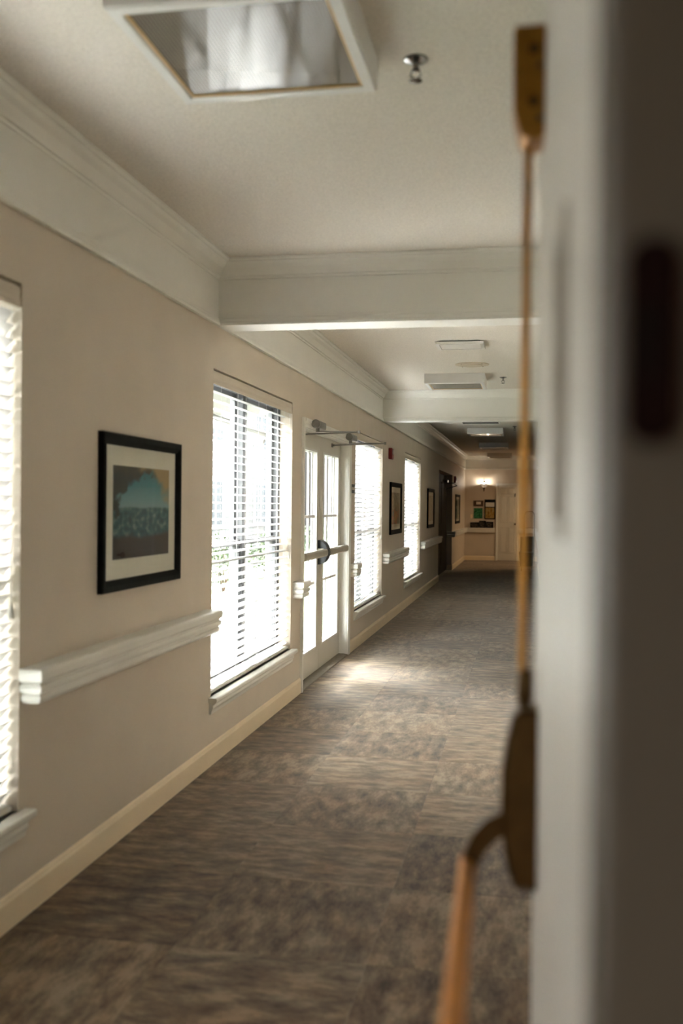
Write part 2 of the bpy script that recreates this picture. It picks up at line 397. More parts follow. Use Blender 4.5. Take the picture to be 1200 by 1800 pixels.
# ------------------------------------------------------------------ mouldings
CROWN = [(0, -.105), (.012, -.105), (.014, -.092), (.024, -.088), (.030, -.076), (.046, -.050), (.066, -.034), (.074, -.020), (.090, -.018), (.098, -.010), (.098, 0), (0, 0)]
FB = 2.485                                   # underside of the frieze
LOWM = [(0, 0), (.024, 0), (.026, .012), (.020, .022), (.018, .036), (.010, .044), (.008, .060), (0, .060)]
def run_y(b, prof, x, sgn, zref, y0, y1): b.prism([(x + sgn * d, zref + z) for d, z in prof], 'y', y0, y1)
def run_x(b, prof, y, sgn, zref, x0, x1): b.prism([(y + sgn * d, zref + z) for d, z in prof], 'x', x0, x1)
B1, B2 = (5.44, 5.60), (11.87, 12.03)
segs = [(YJ1, B1[0]), (B1[1], B2[0]), (B2[1], YE)]
names = ['before the first beam', 'between the two beams', 'beyond the second beam']
n = 0
for side, x, sg in (('left', XL, 1), ('right', XR, -1)):
    for (y0, y1), nm in zip(segs, names):
        n += 1
        t = thing('trim_%d' % n, (x, y0, FB), 'white crown and frieze band along the %s wall %s' % (side, nm), 'crown moulding', kind='structure')
        b = B(); b.box(min(x, x + sg * .006), max(x, x + sg * .006), y0, y1, FB + .04, ZC - .08); b.obj('frieze_board', 'white_trim', t)
        b = B(); run_y(b, CROWN, x, sg, ZC, y0, y1); b.obj('crown_moulding', 'white_trim', t)
        b = B(); run_y(b, LOWM, x, sg, FB, y0, y1); b.obj('lower_moulding', 'white_trim', t)
for (y0, y1), lab in ((B1, 'white boxed ceiling beam nearest the camera'), (B2, 'white boxed ceiling beam past the exit doors')):
    n += 1
    t = thing('trim_%d' % n, (0, y0, FB), lab, 'beam', kind='structure')
    B().box(XL, XR, y0, y1, FB, ZC).obj('beam_box', 'white_trim', t)
    b = B(); run_x(b, CROWN, y0, -1, ZC, XL, XR); run_x(b, CROWN, y1, 1, ZC, XL, XR); b.obj('crown_moulding', 'white_trim', t)
    b = B(); run_x(b, LOWM, y0, -1, FB, XL, XR); run_x(b, LOWM, y1, 1, FB, XL, XR); b.obj('lower_moulding', 'white_trim', t)
n += 1
t = thing('trim_%d' % n, (0, YE, FB), 'white crown and frieze band across the end wall', 'crown moulding', kind='structure')
B().box(XL, XR, YE - .006, YE, FB + .04, ZC - .08).obj('frieze_board', 'white_trim', t)
b = B(); run_x(b, CROWN, YE, -1, ZC, XL, XR); b.obj('crown_moulding', 'white_trim', t)
b = B(); run_x(b, LOWM, YE, -1, FB, XL, XR); b.obj('lower_moulding', 'white_trim', t)

BASE = [(0, 0), (.014, 0), (.014, .096), (.010, .104), (.008, .114), (.004, .120), (0, .120)]
b = B()
for y0, y1 in ((YJ1, 7.60), (9.70, ALC[0]), (ALC[1], YE)): run_y(b, BASE, XL, 1, 0, y0, y1)
run_x(b, BASE, ALC[1], -1, 0, XL - .115, XL + .014)
struct(b.obj('baseboard_left', 'cream_trim'), 'cream baseboard along the left wall', 'baseboard')
b = B(); run_y(b, BASE, XR, -1, 0, YJ1, SIDE[0]); run_y(b, BASE, XR, -1, 0, SIDE[1], YE)
struct(b.obj('baseboard_right', 'cream_trim'), 'cream baseboard along the right wall', 'baseboard')
b = B(); run_x(b, BASE, YE, -1, 0, XL, -.93); run_x(b, BASE, YE, -1, 0, -.28, XR)
struct(b.obj('baseboard_end', 'cream_trim'), 'cream baseboard under the end wall', 'baseboard')

# ------------------------------------------------------------------ windows and blinds
XG = XL - 0.13                                # glass plane
def window(i, y0, y1, where):
    t = thing('window_%d' % (i + 1), (XL, y0, WZ0), where, 'window', kind='structure')
    f = .045
    b = B(); b.box(XG - .05, XG + .035, y0, y0 + f, WZ0, WZ1).box(XG - .05, XG + .035, y1 - f, y1, WZ0, WZ1)
    b.box(XG - .05, XG + .035, y0 + f, y1 - f, WZ1 - f, WZ1).box(XG - .05, XG + .035, y0 + f, y1 - f, WZ0, WZ0 + f); b.obj('window_frame', 'sash_grey', t)
    ym = (y0 + y1) / 2
    B().box(XG - .05, XG + .04, ym - .045, ym + .045, WZ0 + f, WZ1 - f, .004, 1).obj('mullion', 'sash_grey', t)
    zm = 1.22
    for a, c in ((y0 + f, ym - .045), (ym + .045, y1 - f)):
        for z0, z1, dx in ((WZ0 + f, zm + .02, .012), (zm - .02, WZ1 - f, -.022)):
            s = .035; b = B(); xa, xb = XG + dx - .014, XG + dx + .014
            b.box(xa, xb, a, a + s, z0, z1).box(xa, xb, c - s, c, z0, z1).box(xa, xb, a + s, c - s, z0, z0 + s).box(xa, xb, a + s, c - s, z1 - s, z1)
            so = b.obj('sash', 'sash_grey', t)
            B().box(XG + dx - .003, XG + dx + .003, a + s, c - s, z0 + s, z1 - s).obj('pane', 'pane_glass', so)
    # stool and apron
    b = B(); b.prism([(XG + .035, WZ0 - .028), (XL + .044, WZ0 - .028), (XL + .050, WZ0 - .020), (XL + .050, WZ0 - .006), (XL + .044, WZ0), (XG + .035, WZ0)], 'y', y0, y1)
    b.prism([(XL, WZ0 - .028), (XL + .044, WZ0 - .028), (XL + .050, WZ0 - .020), (XL + .050, WZ0 - .006), (XL + .044, WZ0), (XL, WZ0)], 'y', y0 - .045, y0)
    b.prism([(XL, WZ0 - .028), (XL + .044, WZ0 - .028), (XL + .050, WZ0 - .020), (XL + .050, WZ0 - .006), (XL + .044, WZ0), (XL, WZ0)], 'y', y1, y1 + .045)
    b.obj('window_sill', 'white_trim', t)
    b = B(); b.prism([(XL, WZ0 - .095), (XL + .012, WZ0 - .095), (XL + .016, WZ0 - .075), (XL + .024, WZ0 - .060), (XL + .022, WZ0 - .045), (XL + .034, WZ0 - .036), (XL + .034, WZ0 - .028), (XL, WZ0 - .028)], 'y', y0 - .03, y1 + .03)
    b.obj('apron', 'white_trim', t)
    return t
TILT = (-48, 6, -44, -44)
def blind(i, y0, y1, label):
    xc = XL - .040
    t = thing('window_blind', (xc, (y0 + y1) / 2, WZ0), label, 'blind', 'white slatted blinds in the left wall windows')
    L = (y1 - y0) - .024; ym = (y0 + y1) / 2
    B().box(xc - .025, xc + .025, y0 + .014, y1 - .014, WZ1 - .060, WZ1 - .012).obj('headrail', 'white_plastic', t)
    b = B(); b.prism([(xc + .028, WZ1 - .085), (xc + .036, WZ1 - .085), (xc + .038, WZ1 - .07), (xc + .035, WZ1 - .05), (xc + .038, WZ1 - .024), (xc + .036, WZ1 - .012), (xc + .028, WZ1 - .012)], 'y', y0 + .006, y1 - .006)
    b.obj('valance', 'wall_paint', t)
    # slightly crowned slat
    b = B(); w = .025; top = []; bot = []
    for k in range(5):
        u = -1 + 2 * k / 4; top.append((u * w, .003 * (1 - u * u) + .0013)); bot.append((u * w, .003 * (1 - u * u) - .0013))
    b.prism(top + bot[::-1], 'y', -L / 2, L / 2); me = b.mesh('slat', 'blind_slat')
    z = WZ0 + .055; k = 0
    while z < WZ1 - .085:
        inst(me, 'slat', t, (xc, ym, z), (0, math.radians(TILT[i] + random.uniform(-2, 2)), math.radians(random.uniform(-.05, .05)))); z += .0495
    B().box(xc - .026, xc + .026, y0 + .012, y1 - .012, WZ0 + .004, WZ0 + .026, .005, 1).obj('bottom_rail', 'white_plastic', t)
    for fy in (.10, .37, .63, .90):
        yy = y0 + (y1 - y0) * fy
        b = B(); b.box(xc + .0262, xc + .0272, yy - .0016, yy + .0016, WZ0 + .02, WZ1 - .06); b.box(xc - .0272, xc - .0262, yy - .0016, yy + .0016, WZ0 + .02, WZ1 - .06)
        b.obj('ladder_cord', 'cord_white', t)
    yy = y1 - .06
    c = B(); c.tube([(xc + .034, yy, WZ1 - .09), (xc + .037, yy, 1.7), (xc + .036, yy + .004, 1.12)], .0018, 6); co = c.obj('lift_cord', 'cord_white', t)
    B().lathe([(.002, .05), (.006, .044), (.011, .010), (.010, .0), (.003, -.004)], (xc + .036, yy + .004, 1.07), 10).obj('tassel', 'white_plastic', co, True)
    return t
wlab = ['white window cut by the left edge of the picture', 'twin window between the teal picture and the exit doors', 'window just past the exit doors', 'farthest white window down the left wall']
blab = ['white slatted blind cut off at the left edge', 'large white slatted blind between teal picture and exit doors', 'white slatted blind just past the exit doors', 'farthest white slatted blind, between the two distant pictures']
for i, (y0, y1) in enumerate(WIN): window(i, y0, y1, wlab[i]); blind(i, y0, y1, blab[i])

# ------------------------------------------------------------------ exit doors in the left wall
D0, D1, DZ = DOOR
d = thing('door_1', (XL, (D0 + D1) / 2, 0), 'pair of glazed exit doors with push bars in the left wall', 'door', kind='structure')
XD = XL - 0.075                              # face of the leaves
b = B(); b.box(XL - WT, XL + .002, D0 - .03, D0, 0, DZ + .03).box(XL - WT, XL + .002, D1, D1 + .03, 0, DZ + .03).box(XL - WT, XL + .002, D0, D1, DZ, DZ + .03)
b.obj('door_frame', 'white_trim', d)
CAS = [(0, 0), (.012, 0), (.018, .012), (.016, .030), (.022, .045), (.022, .066), (0, .066)]
b = B(); y = D0 - .01; b.prism([(XL + dd, y - 0.0 - o) for dd, o in CAS], 'z', 0, DZ + .076)
y = D1 + .01; b.prism([(XL + dd, y + o) for dd, o in CAS], 'z', 0, DZ + .076)
b.prism([(XL + dd, DZ + .01 + o) for dd, o in CAS], 'y', D0 - .01, D1 + .01)
b.obj('casing', 'white_trim', d)
B().prism([(XL - WT, 0), (XL + .015, 0), (XL + .010, .008), (XL - .03, .014), (XL - WT, .014)], 'y', D0, D1).obj('threshold', 'threshold_metal', d)
ym = (D0 + D1) / 2
for k, (a, c) in enumerate(((D0 + .004, ym - .003), (ym + .003, D1 - .004))):
    st = .125; z0, z1 = .018, DZ - .004; gz0, gz1 = .22, 1.95
    b = B(); x0, x1 = XD - .045, XD
    b.box(x0, x1, a, a + st, z0, z1).box(x0, x1, c - st, c, z0, z1).box(x0, x1, a + st, c - st, z0, gz0).box(x0, x1, a + st, c - st, gz1, z1)
    leaf = b.obj('door_leaf', 'door_paint', d)
    g = .018
    b = B()
    for q in (x0 - .006, x1 - .006):
        b.box(q, q + .012, a + st, a + st + g, gz0, gz1).box(q, q + .012, c - st - g, c - st, gz0, gz1)
        b.box(q, q + .012, a + st + g, c - st - g, gz0, gz0 + g).box(q, q + .012, a + st + g, c - st - g, gz1 - g, gz1)
    b.obj('glazing_bead', 'sash_white', leaf)
    B().box(XD - .026, XD - .020, a + st + .004, c - st - .004, gz0 + .004, gz1 - .004).obj('pane', 'pane_glass', leaf)
    gy0, gy1 = a + st + g, c - st - g
    for fz in (1 / 3., 2 / 3.):
        zz = gz0 + (gz1 - gz0) * fz; B().box(XD - .034, XD - .012, gy0, gy1, zz - .011, zz + .011).obj('muntin', 'sash_white', leaf)
    for fy in (1 / 3., 2 / 3.):
        yy = gy0 + (gy1 - gy0) * fy; B().box(XD - .033, XD - .013, yy - .011, yy + .011, gz0 + g, gz1 - g).obj('muntin', 'sash_white', leaf)
    B().box(x0 - .01, x0, (c - .02) if k == 0 else (a - .0), (c + .0) if k == 0 else (a + .02), z0, z1).obj('astragal', 'door_paint', leaf)
# push bars
for k, (a, c) in enumerate(((D0 + .05, ym - .075), (ym + .075, D1 - .05))):
    e = thing('push_bar', (XD, (a + c) / 2, 1.04), ['pale push bar on the nearer glazed exit leaf', 'pale push bar on the farther glazed exit leaf'][k], 'push bar', 'push bars on the exit doors')
    zc = 1.055
    B().prism([(XD + .045, zc - .030), (XD + .082, zc - .032), (XD + .094, zc - .020), (XD + .096, zc), (XD + .094, zc + .020), (XD + .082, zc + .032), (XD + .045, zc + .030)], 'y', a, c).obj('touch_bar', 'bar_paint', e)
    b = B(); b.box(XD + .001, XD + .06, a - .002, a + .03, zc - .036, zc + .036, .006, 2); b.box(XD + .001, XD + .06, c - .03, c + .002, zc - .036, zc + .036, .006, 2); b.obj('end_bracket', 'bar_paint', e)
    yy = c + .035 if k == 0 else a - .035
    pts = []
    for q in range(13):
        an = -PI / 2 + PI * q / 12; pts.append((XD + .001 + .088 * math.cos(an) * (1 if abs(math.sin(an)) < .99 else 0), zc + .108 * math.sin(an)))
    B().prism(pts, 'y', yy - .028, yy + .028).obj('latch_case', 'black_plastic', e)
# overhead closers: body on the frame head, elbow arm swung out into the corridor
for k, (yb, ys) in enumerate(((D0 + .30, D0 + .10), (D1 - .08, D1 - .45))):
    e = thing('door_closer', (XL, yb, DZ), ['silver door closer above the nearer exit leaf', 'silver door closer above the farther exit leaf'][k], 'door closer', 'closers over the exit doors')
    zc = DZ + .045; y0, y1 = (yb - .08, yb + .22) if k == 0 else (yb - .14, yb + .16)
    b = B(); b.box(XL + .02, XL + .075, y0, y1, zc - .03, zc + .03, .012, 3); b.obj('closer_body', 'closer_aluminium', e, True)
    B().lathe([(.030, -.02), (.036, -.012), (.036, .012), (.030, .02)], (XL + .05, y0 - .004, zc), 16, 'y').obj('end_cap', 'closer_aluminium', e, True)
    yp = y0 + .07
    B().cyl((XL + .048, yp, zc - .028), (XL + .048, yp, zc - .062), .016).obj('spindle', 'closer_aluminium', e, True)
    el = (XL + .40, (yp + ys) / 2 + .04, zc - .066)
    b = B(); p0 = Vector((XL + .048, yp, zc - .055)); p1 = Vector(el); dr = (p1 - p0).normalized(); sd = Vector((-dr.y, dr.x, 0)) * .013
    b.loft([[p0 + sd + Vector((0, 0, .004)), p0 - sd + Vector((0, 0, .004)), p0 - sd - Vector((0, 0, .004)), p0 + sd - Vector((0, 0, .004))],
            [p1 + sd * .7 + Vector((0, 0, .004)), p1 - sd * .7 + Vector((0, 0, .004)), p1 - sd * .7 - Vector((0, 0, .004)), p1 + sd * .7 - Vector((0, 0, .004))]]).obj('main_arm', 'closer_aluminium', e)
    b = B(); b.cyl(el, (XD + .02, ys, zc - .095), .007, None, 10); b.cyl((el[0], el[1], el[2] - .012), (el[0], el[1], el[2] + .012), .012, None, 12); b.obj('forearm', 'closer_aluminium', e, True)
    b = B(); b.box(XD, XD + .008, ys - .03, ys + .03, zc - .115, zc - .078, .003, 1); b.box(XD + .006, XD + .03, ys - .012, ys + .012, zc - .104, zc - .086, .003, 1); b.obj('shoe', 'closer_aluminium', e)

# ------------------------------------------------------------------ handrails
RAIL = [(.014, .000), (.002, .004), (.000, .014), (.001, .040), (.006, .047), (.015, .051), (.015, .056), (.007, .060), (.005, .072), (.008, .083), (.017, .088), (.017, .093), (.011, .098), (.012, .112), (.022, .124), (.030, .128)]
RZ, RD = 0.888, 0.088
def rail_mesh(b, wx, sgn, y0, y1):
    """profile swept round both ends back to the wall (o = inset, h = drop from the top)"""
    st = []
    for f in (lambda o: (wx, y0 + o), lambda o: (wx + sgn * (RD - o), y0 + o), lambda o: (wx + sgn * (RD - o), y1 - o), lambda o: (wx, y1 - o)):
        st.append([(*f(o), RZ - h) for o, h in RAIL])
    rows = [[b.bm.verts.new(p) for p in lp] for lp in st]
    for r, q in zip(rows, rows[1:]):
        for i in range(len(RAIL) - 1): b.bm.faces.new((r[i], r[i + 1], q[i + 1], q[i]))
    b.bm.faces.new([r[0] for r in rows]); b.bm.faces.new([r[-1] for r in rows][::-1])
    for r in (rows[0], rows[-1]): pass
    b.bm.faces.new(rows[0] + rows[-1][::-1])
    return b
railspec = [(XL, 1, 3.225, 5.31, 'white moulded handrail under the large teal picture'),
            (XL, 1, 7.34, 7.585, 'short white handrail stub on the near side of the exit doors'),
            (XL, 1, 9.735, 10.0, 'short white handrail stub on the far side of the exit doors'),
            (XL, 1, 12.02, 14.09, 'white handrail between the third and fourth windows'),
            (XL, 1, 16.28, 19.5, 'white handrail between the farthest window and the dark doorway')]
for wx, sg, y0, y1, lab in railspec:
    tag(rail_mesh(B(), wx, sg, y0, y1).obj('handrail', 'white_trim'), lab, 'handrail', 'white handrails')
for y0, y1, lab in ((1.75, 8.2, 'nearer white handrail on the right wall'), (10.4, 24.1, 'farther white handrail on the right wall')):
    tag(rail_mesh(B(), XR, -1, y0, y1).obj('handrail', 'white_trim'), lab, 'handrail', 'white handrails')
# rail wrapping the pier past the dark doorway and running on along the end wall
b = B(); st = []
for f in (lambda o: (XL - .105, ALC[1] - RD + o), lambda o: (XL + RD - o, ALC[1] - RD + o), lambda o: (XL + RD - o, YE - RD + o), lambda o: (-.935, YE - RD + o)):
    st.append([(*f(o), RZ - h) for o, h in RAIL])
rows = [[b.bm.verts.new(p) for p in lp] for lp in st]
for r, q in zip(rows, rows[1:]):
    for i in range(len(RAIL) - 1): b.bm.faces.new((r[i], r[i + 1], q[i + 1], q[i]))
for k, hz in ((0, RZ), (-1, RZ - RAIL[-1][1])):
    bk = [(XL - .105, ALC[1]), (XL, ALC[1]), (XL, YE), (-.935, YE)]
    vb = [b.bm.verts.new((*p, hz)) for p in bk]
    for i in range(3): b.bm.faces.new((rows[i][k], rows[i + 1][k], vb[i + 1], vb[i]))
b.bm.faces.new(rows[0] + [b.bm.verts.new((XL - .105, ALC[1], RZ - .128)), b.bm.verts.new((XL - .105, ALC[1], RZ))])
b.bm.faces.new(rows[-1] + [b.bm.verts.new((-.935, YE, RZ - .128)), b.bm.verts.new((-.935, YE, RZ))])
tag(b.obj('handrail', 'white_trim'), 'white handrail wrapping the pier and running along the end wall', 'handrail', 'white handrails')
b = B(); st = []
for f in (lambda o: (-.275 + o * .2, YE - RD + o), lambda o: (XR - .002, YE - RD + o)): st.append([(*f(o), RZ - h) for o, h in RAIL] + [(f(0)[0], YE, RZ - .128), (f(0)[0], YE, RZ)])
b.loft(st); tag(b.obj('handrail', 'white_trim'), 'short handrail right of the panelled end door', 'handrail', 'white handrails')

# ------------------------------------------------------------------ framed pictures
def picture(y0, y1, z0, z1, art, label, matw=.085, bar=.05, proud=.028, wx=XL, sgn=1, group='framed pictures on the side walls'):
    t = thing('framed_picture', (wx, (y0 + y1) / 2, z0), label, 'picture', group)
    X = lambda d: wx + sgn * d
    def bx(b, d0, d1, a, c, e, f, bev=0): b.box(min(X(d0), X(d1)), max(X(d0), X(d1)), a, c, e, f, bev)
    b = B()
    prof = [(0.001, 0), (proud - .004, 0), (proud, .006), (proud, bar * .5), (proud - .008, bar - .006), (proud - .012, bar), (0.001, bar)]
    st = []
    for yy, zz, sy, sz in ((y0, z0, 1, 1), (y1, z0, -1, 1), (y1, z1, -1, -1), (y0, z1, 1, -1)):
        st.append([(X(dd), yy + sy * o, zz + sz * o) for dd, o in prof])
    st.append(st[0]); b.loft(st, True, False); bmesh.ops.remove_doubles(b.bm, verts=b.bm.verts, dist=1e-5); b.obj('frame', 'frame_black', t)
    b = B(); bx(b, .003, .008, y0 + bar - .004, y1 - bar + .004, z0 + bar - .004, z1 - bar + .004); b.obj('mat_board', 'mat_board', t)
    m = bar + matw; b = B(); bx(b, .0082, .0095, y0 + m, y1 - m, z0 + m, z1 - m); b.obj('print', art, t)
    b = B(); bx(b, .013, .015, y0 + bar - .003, y1 - bar + .003, z0 + bar - .003, z1 - bar + .003); b.obj('picture_glass', 'picture_glass', t)
    return t
art_mat('art_shore', 'shore', 1.3); art_mat('art_blocks', 'blocks', 4.1); art_mat('art_tan', 'tan', 2.2); art_mat('art_teal', 'teal', 6.6)
picture(3.862, 4.80, 1.094, 1.772, 'art_shore', 'large black framed teal and brown shore picture near the camera')
picture(12.56, 13.65, 1.10, 1.775, 'art_blocks', 'black framed picture of colourful blocks between two windows', .07, .06)
picture(17.27, 18.41, 1.085, 1.780, 'art_tan', 'black framed tan picture beyond the farthest window', .06, .06)
picture(23.9, 25.3, 1.05, 1.76, 'art_teal', 'dark framed picture on the pier past the dark doorway', .05, .06)
art_mat('art_r1', 'blocks', 7.7); art_mat('art_r2', 'shore', 9.2)
picture(6.1, 6.9, 1.12, 1.70, 'art_r1', 'nearer framed picture on the right wall', wx=XR, sgn=-1)
picture(10.9, 11.7, 1.12, 1.70, 'art_r2', 'farther framed picture on the right wall', wx=XR, sgn=-1)

# ------------------------------------------------------------------ panelled doors
def panel_door_x(num, x0, x1, yf, label, z1=2.05):
    """six panel door in the end wall, facing -Y"""
    t = thing('door_%d' % num, ((x0 + x1) / 2, yf, 0), label, 'door', kind='structure')
    B().box(x0, x1, yf - .022, yf - .001, .012, z1).obj('door_slab', 'door_paint', t)
    w = x1 - x0; s = w * .14
    for a, c in ((x0 + s, x0 + w / 2 - s * .35), (x0 + w / 2 + s * .35, x1 - s)):
        for e, f in ((z1 * .89, z1 * .965), (z1 * .51, z1 * .85), (z1 * .11, z1 * .44)):
            b = B()
            def ring(ax, cx, ez, fz, y): return [(ax, y, ez), (cx, y, ez), (cx, y, fz), (ax, y, fz)]
            y = yf - .022
            b.loft([ring(a - .014, c + .014, e - .014, f + .014, y), ring(a - .008, c + .008, e - .008, f + .008, y - .012), ring(a + .004, c - .004, e + .004, f - .004, y - .001), ring(a + .022, c - .022, e + .022, f - .022, y - .010)])
            b.obj('panel', 'door_paint', t)
    b = B(); cw = .06
    b.box(x0 - cw, x0 - .004, yf - .03, yf - .001, 0, z1 + cw, .005, 1).box(x1 + .004, x1 + cw, yf - .03, yf - .001, 0, z1 + cw, .005, 1).box(x0 - .004, x1 + .004, yf - .03, yf - .001, z1 + .004, z1 + cw, .005, 1)
    b.obj('casing', 'white_trim', t)
    return t
t = panel_door_x(2, -.85, -.345, YE, 'six panel door in the end wall beside the handrail')
b = B(); b.cyl((-.39, YE - .022, 1.0), (-.39, YE - .06, 1.0), .012); b.lathe([(.012, .0), (.028, -.012), (.030, -.028), (.018, -.042), (.003, -.044)], (-.39, YE - .05, 1.0), 16, 'y'); b.obj('knob', 'brass_dark', t, True)
def panel_door_y(num, y0, y1, label, z1=2.05):
    t = thing('door_%d' % num, (XR, (y0 + y1) / 2, 0), label, 'door', kind='structure')
    B().box(XR - .02, XR - .001, y0, y1, .012, z1).obj('door_slab', 'door_paint', t)
    w = y1 - y0; s = .12
    for a, c in ((y0 + s, y0 + w / 2 - .045), (y0 + w / 2 + .045, y1 - s)):
        for e, f in ((z1 * .89, z1 * .965), (z1 * .51, z1 * .85), (z1 * .11, z1 * .44)):
            b = B()
            def ring(ay, cy, ez, fz, x): return [(x, ay, ez), (x, cy, ez), (x, cy, fz), (x, ay, fz)]
            x = XR - .02
            b.loft([ring(a - .014, c + .014, e - .014, f + .014, x), ring(a - .008, c + .008, e - .008, f + .008, x - .007), ring(a + .004, c - .004, e + .004, f - .004, x - .001), ring(a + .022, c - .022, e + .022, f - .022, x - .006)])
            b.obj('panel', 'door_paint', t)
    b = B(); b.box(XR - .026, XR - .001, y0 - .07, y0 - .004, 0, z1 + .07, .005, 1).box(XR - .026, XR - .001, y1 + .004, y1 + .07, 0, z1 + .07, .005, 1).box(XR - .026, XR - .001, y0 - .004, y1 + .004, z1 + .004, z1 + .07, .005, 1)
    b.obj('casing', 'white_trim', t)
    b = B(); b.lathe([(.012, 0), (.012, -.03), (.028, -.042), (.030, -.058), (.016, -.07), (.003, -.072)], (XR - .02, y0 + .07, 1.0), 16, 'x'); b.obj('knob', 'brass_dark', t, True)
panel_door_y(3, 8.45, 9.35, 'panelled door in the right wall opposite the exit doors')

# dark doorway down the left wall: brown door set back in the recess, with its closer arm
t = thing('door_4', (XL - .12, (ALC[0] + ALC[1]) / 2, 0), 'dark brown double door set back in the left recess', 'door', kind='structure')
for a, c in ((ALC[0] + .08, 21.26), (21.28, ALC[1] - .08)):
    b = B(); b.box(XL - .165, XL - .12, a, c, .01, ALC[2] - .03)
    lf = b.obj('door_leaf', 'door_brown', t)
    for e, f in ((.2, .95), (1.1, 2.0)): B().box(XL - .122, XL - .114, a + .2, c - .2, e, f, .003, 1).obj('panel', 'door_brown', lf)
e = thing('door_closer', (XL - .11, 22.4, 2.05), 'dark closer with a bent arm at the top of the dark doorway', 'door closer')
B().box(XL - .120, XL - .05, 22.25, 22.55, 2.0, 2.06, .01, 2).obj('closer_body', 'closer_aluminium', e)
B().tube([(XL - .08, 22.3, 1.99), (XL + .10, 22.1, 1.98), (XL + .16, 22.25, 1.93), (XL - .10, 22.45, 1.86)], .010, 8).obj('main_arm', 'closer_aluminium', e)

# ------------------------------------------------------------------ ceiling fixtures
def lens_mesh(w, name):
    b = B(); nn = 52; c = w / nn; bm = b.bm
    V = [[bm.verts.new((-w / 2 + i * c, -w / 2 + j * c, 0)) for j in range(nn + 1)] for i in range(nn + 1)]
    for i in range(nn):
        for j in range(nn):
            p = bm.verts.new((-w / 2 + (i + .5) * c, -w / 2 + (j + .5) * c, -c * .035))
            q = (V[i][j], V[i + 1][j], V[i + 1][j + 1], V[i][j + 1])
            for k in range(4): bm.faces.new((q[k], q[(k + 1) % 4], p))
    return b.mesh(name, 'prismatic_lens')
LW = .62
LENS = lens_mesh(LW - .075, 'lens')
def fixture_frame_mesh():
    b = B(); h = LW / 2; z0 = -.105
    o = [(h, 0), (h, z0 + .008), (h - .006, z0), (h - .034, z0), (h - .038, z0 + .004), (h - .038, z0 + .012)]
    st = []
    for sx, sy in ((-1, -1), (1, -1), (1, 1), (-1, 1)): st.append([(sx * r, sy * r, z) for r, z in o])
    st.append(st[0]); b.loft(st, False, False); bmesh.ops.remove_doubles(b.bm, verts=b.bm.verts, dist=1e-5)
    return b.mesh('housing', 'fixture_white')
HOUS = fixture_frame_mesh()
def rim_mesh():
    b = B(); h = LW / 2 - .036; z = -.094
    for a in ((-h, h, -h, -h + .010), (-h, h, h - .010, h), (-h, -h + .010, -h + .010, h - .010), (h - .010, h, -h + .010, h - .010)): b.box(*a, z - .004, z + .002)
    return b.mesh('lens_rim', 'rim_amber')
RIM = rim_mesh()
for yc, lab in ((2.725, 'large square ceiling light with prismatic lens overhead at the top'), (10.66, 'square ceiling light just before the second beam'),
                (17.9, 'first square ceiling light beyond the second beam'), (22.0, 'second square ceiling light beyond the second beam'), (26.2, 'farthest square ceiling light near the end wall')):
    xc = -.785
    t = thing('ceiling_light', (xc, yc, ZC), lab, 'ceiling light', 'square surface mounted ceiling lights')
    inst(HOUS, 'housing', t, (xc, yc, ZC)); inst(LENS, 'lens', t, (xc, yc, ZC - .094)); inst(RIM, 'lens_rim', t, (xc, yc, ZC))
def sprinkler(x, y, lab):
    t = thing('sprinkler', (x, y, ZC), lab, 'sprinkler', 'chrome sprinkler heads on the ceiling')
    B().lathe([(.001, 0), (.038, 0), (.036, -.006), (.020, -.012), (.012, -.013)], (x, y, ZC), 20).obj('escutcheon', 'steel', t, True)
    b = B(); b.lathe([(.009, 0), (.009, -.020), (.013, -.022), (.013, -.028), (.004, -.030)], (x, y, ZC - .01), 12); b.tube([(x - .012, y, ZC - .036), (x - .016, y, ZC - .050), (x - .004, y, ZC - .062)], .003, 6); b.tube([(x + .012, y, ZC - .036), (x + .016, y, ZC - .050), (x + .004, y, ZC - .062)], .003, 6); b.obj('head', 'steel', t, True)
    B().lathe([(.003, .004), (.020, 0), (.021, -.002), (.003, -.004)], (x, y, ZC - .066), 14).obj('deflector', 'steel', t, True)
sprinkler(-.36, 3.06, 'chrome sprinkler right of the large overhead light'); sprinkler(-.295, 10.72, 'sprinkler beside the light before the second beam'); sprinkler(-.27, 17.3, 'distant sprinkler beside the light beyond the second beam')
def vent(xc, yc, w, dy, m, lab):
    t = thing('ceiling_vent', (xc, yc, ZC), lab, 'vent', 'ceiling air vents')
    b = B(); z0, z1 = ZC - .032, ZC - .010
    b.box(xc - w / 2, xc + w / 2, yc - dy / 2, yc - dy / 2 + .03, z0, z1).box(xc - w / 2, xc + w / 2, yc + dy / 2 - .03, yc + dy / 2, z0, z1)
    b.box(xc - w / 2, xc - w / 2 + .03, yc - dy / 2 + .03, yc + dy / 2 - .03, z0, z1).box(xc + w / 2 - .03, xc + w / 2, yc - dy / 2 + .03, yc + dy / 2 - .03, z0, z1); b.obj('frame', 'white_plastic', t)
    B().box(xc - w / 2 + .03, xc + w / 2 - .03, yc - dy / 2 + .03, yc + dy / 2 - .03, z1 - .002, ZC - .001).obj('duct_backing', 'vent_dark', t)
    nsl = 5; sb = B(); sb.prism([(-.012, .010), (.010, -.014), (.013, -.012), (-.009, .012)], 'x', -(w / 2 - .03), w / 2 - .03); me = sb.mesh('louvre', m)
    for k in range(nsl): inst(me, 'louvre', t, (xc, yc - dy / 2 + .05 + (dy - .1) * k / (nsl - 1), ZC - .014))
vent(-.59, 8.45, .40, .32, 'white_plastic', 'white louvred air vent in the ceiling past the first beam')
vent(-.80, 16.1, .64, .62, 'vent_dark', 'dark louvred return vent just beyond the second beam')
t = thing('ceiling_speaker', (-.565, 9.72, ZC), 'round beige ceiling speaker between the vent and the light', 'speaker')
